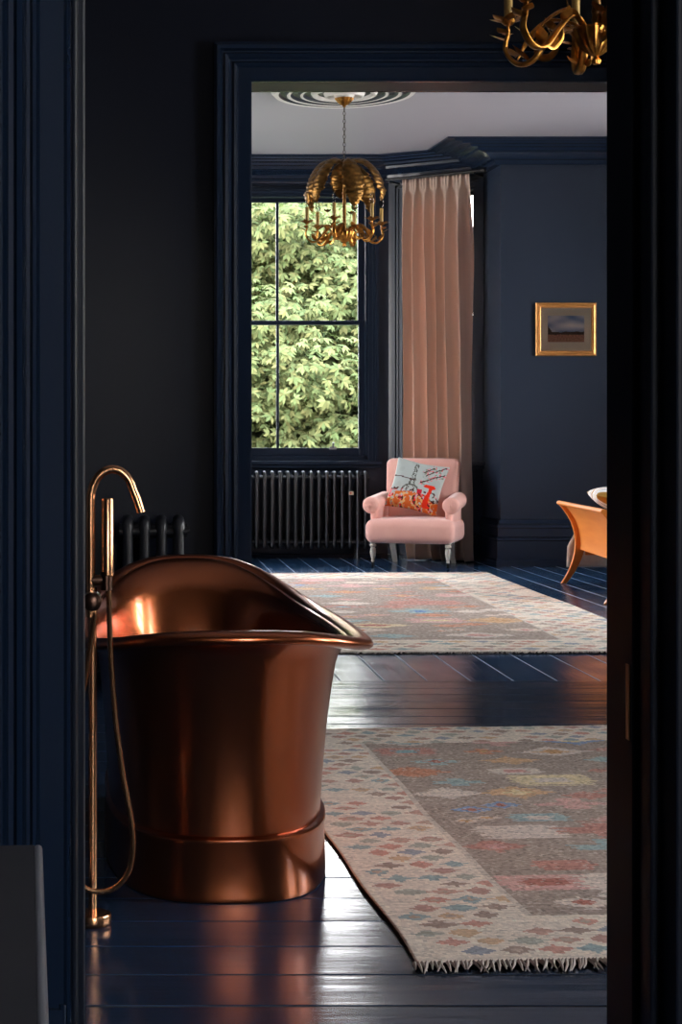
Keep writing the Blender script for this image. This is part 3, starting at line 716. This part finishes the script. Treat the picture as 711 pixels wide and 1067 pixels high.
def cushion():
    N = 60; h = .215
    b = MB(); cols = []
    col = lambda u, v: None
    grey = np.array(srgb(176, 184, 180)); dk = np.array(srgb(96, 98, 92)); red = np.array(srgb(215, 50, 28)); org = np.array(srgb(206, 104, 48)); yel = np.array(srgb(215, 170, 110)); pk = np.array(srgb(214, 120, 125)); drk = np.array(srgb(80, 50, 45)); sage = np.array(srgb(130, 140, 120))
    def colour(u, v):    # u right, v up, 0..1
        nz = lambda s, o=0: noise.noise(Vector((u*s+o, v*s-o, o)))
        c = grey.copy()
        if nz(4, 3) > .25: c = c*.9+dk*.1
        # tower of a building: legs and crossbar
        tx = .42+.02*(v-.5)
        w = .02+.22*max(0, .95-v)**2.2
        if .28 < v < .93 and abs(abs(u-tx)-w*.8) < .022+.012*(nz(40)): c = dk if nz(60) > -.15 else grey
        if .28 < v < .93 and abs(u-tx) < w*.8 and (abs(v-.58) < .02 or abs(v-.76) < .015) : c = dk
        if .30 < v < .52 and abs((u-tx)**2+(v-.3)**2-.03) < .006: c = dk
        # blossom twig at upper right
        for (x0, y0, x1, y1) in ((.60, .55, .98, .80), (.66, .72, .95, .95), (.6, .78, .75, .9)):
            L = math.hypot(x1-x0, y1-y0); tt = max(0, min(1, ((u-x0)*(x1-x0)+(v-y0)*(y1-y0))/L**2)); dd = math.hypot(u-x0-(x1-x0)*tt, v-y0-(y1-y0)*tt)
            if dd < .012: c = drk
            elif dd < .05 and nz(26, 5) > .22: c = pk
            elif dd < .07 and nz(20, 9) > .3: c = sage
        # twig left
        if abs(v-(.62-.1*u)) < .010 and u < .5: c = drk
        # flower meadow
        gl = .26+.10*nz(5, 7)
        if v < gl:
            k = nz(8, 2)+.25*(.35-v)+.1*nz(20, 6); k2 = nz(20, 8)
            c = org if k > .08 else yel if k > -.10 else pk if k2 > .1 else red if k2 > -.1 else drk
            if k2 > .33: c = grey
        elif v < gl+.12 and nz(16, 4) > .12: c = pk if nz(9, 1) > 0 else drk
        # figure in a red dress with parasol
        if abs(u-.80+.03*math.sin(v*9)) < .035+.09*max(0, .34-v) and .06 < v < .46: c = red
        if ((u-.79)/.12)**2+((v-.49)/.05)**2 < 1 and v > .46: c = red
        if abs(u-.62) < .05 and abs(v-.36) < .035: c = np.array(srgb(190, 40, 60))
        return c
    for side in (1, -1):
        def fn(u, v):
            x, y = u*2-1, v*2-1
            pin = 1-.075*(1-(x*x))*(abs(y)**3)*0
            px = x*h*(1-.085*(1-abs(y)**1.6)); py = y*h*(1-.085*(1-abs(x)**1.6))
            th = .068*((1-x**2)*(1-y**2))**.48*(1+.08*math.sin(9*x+4*y))
            return (px, -side*th, py)
        k = len(b.f); b.grid(fn, N, N)
        for j in range(N):
            for i in range(N): cols.append((*colour((i+.5)/N, (j+.5)/N), 1) if side == 1 else (*grey, 1))
    o = b.build('cushion', M['print'], smooth=True, angle=0); face_colors(o, cols); 
    bm = bmesh.new(); bm.from_mesh(o.data); bmesh.ops.remove_doubles(bm, verts=bm.verts, dist=1e-5); bm.to_mesh(o.data); bm.free(); fixn(o)
    q = Matrix.Rotation(CHR, 4, 'Z') @ Matrix.Rotation(R(-22), 4, 'X') @ Matrix.Rotation(R(12), 4, 'Y')
    loc = Matrix.Translation((CHX, CHY, 0)) @ Matrix.Rotation(CHR, 4, 'Z') @ Vector((0.0, .035, .632))
    o.matrix_world = Matrix.Translation(loc) @ q
    tag(o, 'square cushion printed with a tower and red flowers on the pink armchair', 'cushion')
cushion()

# ------------------------------------------------------------------ framed picture
def picture():
    x0, x1, z0, z1 = 3.163, 3.648, 1.675, 2.10; Y = PY
    t = thing('picture_frame', 'small gilt-framed landscape picture on the navy wall above the bed', 'picture', ((x0+x1)/2, Y, z0))
    cx = (x0+x1)/2; w = x1-x0; h = z1-z0
    prof = [(0, 0), (0, .018), (.006, .026), (.014, .027), (.022, .018), (.030, .016), (.034, .020), (.040, .018), (.042, .008), (.042, 0)]
    b = MB(); n = len(prof); corners = [(-1, 0), (1, 0), (1, 1), (-1, 1)]; vs = []
    for (sx, tz) in corners:
        for u, d in prof: vs.append((sx*(w/2-u), -d, (h-u) if tz else u))
    fs = [(i*n+k, ((i+1) % 4)*n+k, ((i+1) % 4)*n+(k+1) % n, i*n+(k+1) % n) for i in range(4) for k in range(n)]
    b.add(vs, fs); fixn(b.build('frame', M['gold_frame'], t, smooth=True, angle=25))
    b = MB(); b.box(-w/2+.035, w/2-.035, -.008, -.002, .035, h-.035); b.build('mount', M['mount'], t, smooth=False)
    NX, NZ_ = 70, 50; pw, ph = .145, .105; b = MB(); cols = []; cz = h/2+.003
    b.grid(lambda u, v: (-pw+2*pw*u, -.0092, cz-ph+2*ph*v), NX, NZ_)
    sky1 = np.array(srgb(105, 135, 185)); sky2 = np.array(srgb(235, 230, 232)); gr = np.array(srgb(190, 140, 115)); dk = np.array(srgb(105, 88, 76)); 
    for j in range(NZ_):
        for i in range(NX):
            u, v = (i+.5)/NX, (j+.5)/NZ_; nz = noise.noise(Vector((u*2.4, v*4, 1))); n2 = noise.noise(Vector((u*24, v*24, 3)))
            hz = .38+.05*noise.noise(Vector((u*7, 0, 2)))+.10*max(0, u-.75)+.35*max(0, .12-u)*6
            c = sky2*(.5-nz*.9-v*.25+.3)+sky1*(.5+nz*.9+v*.25-.3)
            if v < hz: c = dk*(1-.3*n2)
            if v < .28+.02*n2: c = gr*(1+.5*n2)
            cols.append((*np.clip(c, 0, 1), 1))
    o = b.build('print', M['print'], t, smooth=False); face_colors(o, cols)
    b = MB(); b.box(-w/2+.04, w/2-.04, -.0145, -.013, .04, h-.04); b.build('glass', M['glass'], t, smooth=False)
picture()

# ------------------------------------------------------------------ bed
def bed():
    Y1, Y0 = 11.72, 10.2; rz = R(-4.5)
    t = thing('bed', 'orange cherry wood bed with a flared curved footboard and splayed leg', 'bed', (3.02, Y1, 0), rz)
    # local: y runs 0 (far post) to -1.5 (near post); x towards the head
    def curve(k):  # k 0 bottom..1 top : x offset of outer face
        z = .56*k
        return -.095+.115*math.sin(PI*min(1, (z+.02)/.60))**.85-.022*max(0, (z-.42)/.14)**1.6, z
    pts = [curve(i/28) for i in range(29)]
    for y0 in (0, -1.52):
        b = MB(); vs = []
        for (x, z) in pts:
            tk = .074-.034*abs(z/.56-.55)*2
            for (xx, yy) in ((x, 0), (x+tk, 0), (x+tk, -.035), (x, -.035)): vs.append((xx, yy+y0, z))
        fs = [(i*4+j, i*4+(j+1) % 4, (i+1)*4+(j+1) % 4, (i+1)*4+j) for i in range(28) for j in range(4)]+[(0, 1, 2, 3), (112, 113, 114, 115)]
        b.add(vs, fs); o = fixn(b.build('leg', M['cherry'], t, smooth=True, angle=30)); md = o.modifiers.new('b', 'BEVEL'); md.width = .004; md.segments = 2; md.limit_method = 'ANGLE'
    b = MB(); vs = []; sel = [p for p in pts if p[1] >= .235]
    for (x, z) in sel:
        for (xx, yy) in ((x+.034, -.03), (x+.050, -.03), (x+.050, -1.53), (x+.034, -1.53)): vs.append((xx, yy, z))
    n = len(sel); fs = [(i*4+j, i*4+(j+1) % 4, (i+1)*4+(j+1) % 4, (i+1)*4+j) for i in range(n-1) for j in range(4)]+[(0, 1, 2, 3), tuple(4*(n-1)+j for j in range(4))]
    b.add(vs, fs); fixn(b.build('footboard', M['cherry'], t, smooth=True, angle=30))
    xt = pts[-1][0]
    b = MB(); b.tube([(xt+.018, .015, .562), (xt+.018, -1.57, .562)], .020, 16, sy=.8); b.build('top_rail', M['cherry'], t)
    for yy in (-.04, -1.53):
        b = MB(); b.box(.088, 1.979, yy, yy+.03, .20, .34); b.build('side_rail', M['cherry'], t, smooth=False)
    b = MB(); b.box(1.98, 2.03, -1.54, .02, .0, .95); b.build('headboard', M['cherry'], t, smooth=False)
    softbox('mattress', 1.88, 1.42, .17, .05, M['linen'], t, (1.03, -.77, .345), 4)
    # coverlet draped over mattress, hanging past the far side
    b = MB(); 
    def fn(u, v):
        x = .085+1.3*u; s = -1.48+2.05*v
        if s < .02: y, z = s, .448+.006*math.sin(x*9)+.005*math.sin(s*11)
        else:
            q = min(1, (s-.02)/.03); y = .02+.035*q+.025*math.sin(x*14)*(s)*1.2+.10*max(0, s-.1); z = .448-(s-.02)*.62
        if u < .06 and s > .02: x -= .10*min(1, s*3)
        return (x, y, z)
    b.grid(fn, 50, 70)
    for j in range(70):
        for i in range(50):
            if 53 <= j <= 56 : b.mi[j*50+i] = 1
    o = b.build('bed_throw', [M['linen'], M['dark_red']], smooth=True, angle=0); o.location = (3.02, Y1, 0); o.rotation_euler = (0, 0, rz)
    md = o.modifiers.new('thickness', 'SOLIDIFY'); md.thickness = .006
    tag(o, 'tan linen throw hanging over the far side of the bed', 'throw')
    # striped pillow
    N = 50; b = MB(); cols = []
    cr = np.array(srgb(225, 222, 220)); oc = np.array(srgb(176, 130, 60)); gy = np.array(srgb(130, 135, 145))
    for side in (1, -1):
        b.grid(lambda u, v: ((u*2-1)*.34*(1-.06*(1-abs(v*2-1)**2)), (v*2-1)*.24*(1-.06*(1-abs(u*2-1)**2)), side*.085*max(0, (1-(u*2-1)**2)*(1-(v*2-1)**2))**.42), N, N)
        for j in range(N):
            for i in range(N):
                k = (i*.26) % 4; cols.append((*(oc if k < .9 else gy if 2.0 < k < 2.35 else cr), 1))
    o = b.build('pillow', M['print'], smooth=True, angle=0); face_colors(o, cols); fixn(o)
    o.location = (3.19, 10.95, .59); o.rotation_euler = (R(14), 0, R(80))
    tag(o, 'white pillow with ochre stripes lying on the bed', 'pillow')
bed()

# ------------------------------------------------------------------ rugs
def rug(label, corners, cell, border, seed, fringe_edge, group=None, fringe_far=False, motif=.11):
    A, B, D_, E = [Vector(c) for c in corners]       # near-left, near-right, far-right, far-left
    wdt = ((B-A).length+(D_-E).length)/2; hgt = ((E-A).length+(D_-B).length)/2
    NX, NY = int(wdt/cell), int(hgt/cell)
    rnd = random.Random(seed)
    pal = [srgb(*c) for c in ((120, 150, 190), (205, 130, 95), (210, 165, 120), (222, 200, 180), (218, 200, 186), (190, 125, 110), (212, 160, 150), (150, 175, 175), (226, 205, 160), (222, 205, 190))]
    palb = [srgb(*c) for c in ((175, 110, 95), (120, 135, 155), (135, 100, 85), (200, 120, 100), (110, 150, 155), (205, 160, 110), (150, 155, 140), (190, 130, 110))]
    cream = np.array(srgb(232, 216, 197)); taupe = np.array(srgb(176, 156, 141)); cream2 = np.array(srgb(196, 172, 152))
    img = np.zeros((NY, NX, 3)); X = (np.arange(NX)+.5)*wdt/NX; Y = (np.arange(NY)+.5)*hgt/NY; XX, YY = np.meshgrid(X, Y)
    rs = np.random.RandomState(seed)
    inb = (XX > border) & (XX < wdt-border) & (YY > border) & (YY < hgt-border)
    img[:] = cream; img[inb] = taupe
    # stepped outlines, quantised like a flat weave
    q = cell
    def stamp(cx, cy_, rx, ry, col, kind, mask, inner=None):
        x = np.floor((XX-cx)/q+.5)*q; y = np.floor((YY-cy_)/(cell))*cell
        if kind == 0: d = np.abs(x)/rx+np.abs(y)/ry
        elif kind == 1: d = np.maximum(np.abs(x)/rx*.8+np.abs(y)/ry*.2, np.abs(y)/ry)
        elif kind == 2: d = np.minimum(np.maximum(np.abs(x)/rx, np.abs(y)/(ry*.35)), np.maximum(np.abs(x)/(rx*.35), np.abs(y)/ry))
        else: d = np.minimum(np.abs(x-rx*.45)/(rx*.6)+np.abs(y-ry*.3)/(ry*.6), np.abs(x+rx*.45)/(rx*.6)+np.abs(y+ry*.3)/(ry*.6))
        jag = rs.uniform(-.16, .16, size=(NY, 1))
        mk = (d+jag < 1) & mask; img[mk] = col
        if inner is not None: mk = (d+jag < .45) & mask; img[mk] = inner
    k = 0; y = border+motif*.6
    while y < hgt-border:
        x = border+motif*(.5 if k % 2 else 1.0)
        while x < wdt-border:
            c = np.array(pal[rnd.randrange(len(pal))])*.85+cream*.15; c2 = pal[rnd.randrange(len(pal))] if rnd.random() < .6 else None
            sc = rnd.uniform(.55, 1.25)
            stamp(x+rnd.uniform(-.03, .03), y+rnd.uniform(-.02, .02), motif*.62*sc, motif*.46*sc, c, rnd.choice([0, 0, 1, 2, 3]), inb, c2)
            x += motif*rnd.uniform(1.25, 1.8)
        y += motif*.92; k += 1
    outb = ~inb; bd = border/3.9
    y = bd*.8; k = 0
    while y < hgt:
        x = bd*.7+(bd*.5 if k % 2 else 0)
        while x < wdt:
            edge = (x < border or x > wdt-border or y < border or y > hgt-border)
            if edge and rnd.random() < .8:
                c = np.array(palb[(int(x/bd)+k*(3 if rnd.random() < .6 else 2)) % len(palb)])*.68+cream*.32
                stamp(x, y, bd*rnd.uniform(.40, .5), bd*rnd.uniform(.30, .42), c, 0, outb, cream2 if rnd.random() < .25 else None)
            x += bd
        y += bd*.80; k += 1
    for (v, m0) in ((border, None),):
        ln = (np.abs(XX-v) < cell*.8) | (np.abs(XX-(wdt-v)) < cell*.8); img[ln & (YY > border) & (YY < hgt-border)] = np.array(srgb(214, 198, 182))
    # row streaks (abrash) and speckle
    img *= (1+rs.normal(0, .045, (NY, 1, 1)))*(1+rs.normal(0, .09, (NY, NX, 1)))
    sp = (rs.rand(NY, NX) < .16) & inb; img[sp] = img[sp]*.72
    sp = (rs.rand(NY, NX) < .10) & inb; img[sp] = img[sp]*.6+cream*.4
    img = np.clip(img, .01, .95)
    # slightly wavy outline and surface
    U, V = np.meshgrid(np.linspace(0, 1, NX+1), np.linspace(0, 1, NY+1))
    wob = .012*np.sin(V*9+1)+.006*np.sin(V*23); wob2 = .008*np.sin(U*7)
    PX = (A.x*(1-U)+B.x*U)*(1-V)+(E.x*(1-U)+D_.x*U)*V+wob*(1-2*U)*.6
    PYY = (A.y*(1-U)+B.y*U)*(1-V)+(E.y*(1-U)+D_.y*U)*V+wob2*(1-V)
    ZZ = .0075+.0012*np.sin(U*12+V*5)*np.sin(V*14)+.0004*rs.randn(NY+1, NX+1)
    co = np.stack([PX, PYY, ZZ], -1).reshape(-1, 3)
    idx = np.arange((NX+1)*(NY+1)).reshape(NY+1, NX+1)
    fc = np.stack([idx[:-1, :-1], idx[:-1, 1:], idx[1:, 1:], idx[1:, :-1]], -1).reshape(-1, 4)
    rim = np.concatenate([idx[0, :], idx[1:, -1], idx[-1, -2::-1], idx[-2:0:-1, 0]]); nb = len(co); lo = co[rim].copy(); lo[:, 2] = .001
    co2 = np.concatenate([co, lo]); m_ = len(rim); ar = np.arange(m_); sides = np.stack([rim, nb+ar, nb+(ar+1) % m_, rim[(ar+1) % m_]], -1)
    F = np.concatenate([fc, sides]); me = bpy.data.meshes.new('rug')
    me.vertices.add(len(co2)); me.vertices.foreach_set('co', co2.ravel()); me.loops.add(F.size); me.loops.foreach_set('vertex_index', F.ravel().astype(np.int32))
    me.polygons.add(len(F)); me.polygons.foreach_set('loop_start', np.arange(0, F.size, 4, dtype=np.int32)); me.update(calc_edges=True)
    me.polygons.foreach_set('use_smooth', [True]*len(F)); me.materials.append(M['rug'])
    t = thing('rug', label, 'rug', (0, 0, 0), 0, group)
    o = bpy.data.objects.new('pile', me); C.objects.link(o); o.parent = t
    cols = np.ones((len(F), 4)); cols[:len(fc), :3] = img.reshape(-1, 3); cols[len(fc):, :3] = np.array(srgb(70, 55, 48)); face_colors(o, cols)
    # fringe of knotted tufts
    b = MB(); n = int(wdt/.0075)
    for (P, Q, sg) in ((A, B, -1),)+(((E, D_, 1),) if fringe_far else ()):
        d = (Q-P).normalized(); nn = Vector((-d.y, d.x))*sg
        for i in range(n):
            f = (i+rnd.random()*.7)/n; p = P.lerp(Q, f); L = rnd.uniform(.022, .050); sk = rnd.uniform(-.020, .006)
            w0 = .006*math.sin(f*7) if sg < 0 else 0
            b.tube([(p.x, p.y+w0, .008), (p.x+nn.x*L*.5+sk*.4, p.y+nn.y*L*.5, .007), (p.x+nn.x*L+sk, p.y+nn.y*L, .0025)], [.0042, .0032, .0012], 4)
    o = b.build('fringe', M['fringe'], t, smooth=False); o['kind'] = 'stuff'
    return t
rug('faded cream and taupe patterned wool rug beside the copper tub', [(.508, 3.115), (2.60, 3.23), (2.47, 5.84), (.410, 5.66)], .0075, .295, 5, 'near', motif=.17)
rug('faded patterned rug in the bedroom before the pink armchair', [(-.30, 7.76), (2.56, 7.82), (2.62, 12.62), (-.30, 12.45)], .0125, .48, 9, 'near', fringe_far=True, motif=.27)

# ------------------------------------------------------------------ table in the near room
def table():
    t = thing('side_table', 'dark grey topped table with a pale edge by the near doorway', 'table', (-.091, 1.56, 0), R(3.8))
    b = MB(); b.box(-.62, -.006, -.62, 0, .575, .598); b.build('table_top', M['stone'], t, smooth=False)
    b = MB(); b.tube([(-.003, -.62, .594), (-.003, 0, .594)], .0042, 10); b.tube([(-.62, 0.002, .592), (-.003, 0.002, .592)], .003, 10); b.build('edge_trim', M['pale_metal'], t)
    for (x, y) in ((-.03, -.03), (-.59, -.03), (-.59, -.59), (-.03, -.59)):
        b = MB(); b.tube([(x, y, 0), (x, y, .575)], [.010, .016], 12); b.build('leg', M['bronze'], t)
table()

# ------------------------------------------------------------------ garden trees and lawn
def tree(label, c, rad, nblob, nleaf, seed, ls, base, group=None, zmin=-3.6):
    rs = np.random.RandomState(seed)
    t = thing('chestnut_tree', label, 'tree', (c[0], c[1], zmin))
    c = np.array(c); blobs = []
    for i in range(nblob):
        d = rs.normal(size=3); d /= np.linalg.norm(d)
        if i % 3 == 0: rr = rs.uniform(.3, .7)
        else: rr = rs.uniform(.75, 1.0)
        p = c+d*np.array(rad)*rr; blobs.append((p, rs.uniform(.55, 1.15)*rad[0]/5))
    P = []; Nn = []; br = []
    for p, r in blobs:
        d = rs.normal(size=(nleaf, 3)); d[:, 2] = d[:, 2]*.9+.35; d[:, 1] -= .25; d /= np.linalg.norm(d, axis=1)[:, None]
        q = p+d*r*np.array([1.15, 1.0, .62])*rs.uniform(.55, 1.05, (nleaf, 1)); P.append(q); nd = d*.7+np.array([0, -.25, .75])+rs.normal(size=(nleaf, 3))*.22; Nn.append(nd/np.linalg.norm(nd, axis=1)[:, None])
        br.append(np.full(nleaf, rs.uniform(.85, 1.15)))
    P = np.concatenate(P); Nn = np.concatenate(Nn); br = np.concatenate(br); n = len(P)
    a = np.cross(Nn, rs.normal(size=(n, 3))); a /= np.linalg.norm(a, axis=1)[:, None]; bb = np.cross(Nn, a)
    K = 6; verts = []; cols = []
    size = ls*rs.uniform(.7, 1.15, n)
    for k in range(K):
        th = -1.9+3.8*k/(K-1)+rs.uniform(-.12, .12, n)
        L = size*(1-.22*abs(k-(K-1)/2)/(K/2)); w = L*.21
        dr = (a*np.cos(th)[:, None]+bb*np.sin(th)[:, None]); sd = (-a*np.sin(th)[:, None]+bb*np.cos(th)[:, None])
        v0 = P; v2 = P+dr*L[:, None]-Nn*(L*.42)[:, None]; m = P+dr*(L*.58)[:, None]-Nn*(L*.10)[:, None]
        v1 = m+sd*w[:, None]-Nn*(w*.25)[:, None]; v3 = m-sd*w[:, None]-Nn*(w*.25)[:, None]
        verts.append(np.stack([v0, v1, v2, v3], 1)); 
        cc = np.array(base)*(br*rs.uniform(.75, 1.25, n))[:, None]; cc[:, 0] *= rs.uniform(.8, 1.15, n); cols.append(cc)
    V = np.concatenate(verts).reshape(-1, 3)-np.array([c[0], c[1], zmin]); nf = len(V)//4; cols = np.concatenate(cols)
    me = bpy.data.meshes.new('foliage'); me.vertices.add(len(V)); me.vertices.foreach_set('co', V.ravel()); me.loops.add(nf*4); me.loops.foreach_set('vertex_index', np.arange(nf*4, dtype=np.int32))
    me.polygons.add(nf); me.polygons.foreach_set('loop_start', np.arange(0, nf*4, 4, dtype=np.int32)); me.update(calc_edges=True); me.materials.append(M['leaf'])
    o = bpy.data.objects.new('foliage', me); C.objects.link(o); o.parent = t; face_colors(o, np.concatenate([np.clip(cols, 0, 1), np.ones((nf, 1))], 1))
    b = MB(); h = c[2]-zmin; b.tube([(0, 0, -.1), (0.05, 0, h*.4), (-.1, .1, h*.8), (.1, 0, h+rad[2]*.5)], [.38, .3, .22, .06], 12)
    for i in range(9):
        p, r = blobs[int(rs.randint(len(blobs)))]; q = p-np.array([c[0], c[1], zmin]); b.tube([(0, 0, h*.55), tuple(q*np.array([.5, .5, .75])), tuple(q)], [.14, .08, .02], 7)
    b.build('trunk', M['bark'], t)
tree('broad green chestnut tree filling the view of the bedroom window', (1.2, 30.0, .45), (5.6, 3.4, 5.4), 420, 170, 1, .165, (.078, .088, .036))
tree('darker green tree rising behind the broad chestnut', (2.5, 39.0, 1.0), (8.0, 3.0, 5.6), 260, 110, 8, .42, (.05, .066, .03))
tree('green tree left of the chestnut outside the bay window', (-11.5, 34.0, .0), (5.5, 4, 5.2), 90, 60, 2, .40, (.06, .08, .03))
tree('green tree right of the chestnut outside the bay window', (14.5, 33.0, -.4), (5.5, 4, 4.6), 90, 60, 3, .40, (.06, .078, .03))
b = MB(); b.box(-60, 70, 15.4, 90, -3.75, -3.6); o = b.build('lawn', M['grass'], smooth=False); o['kind'] = 'structure'
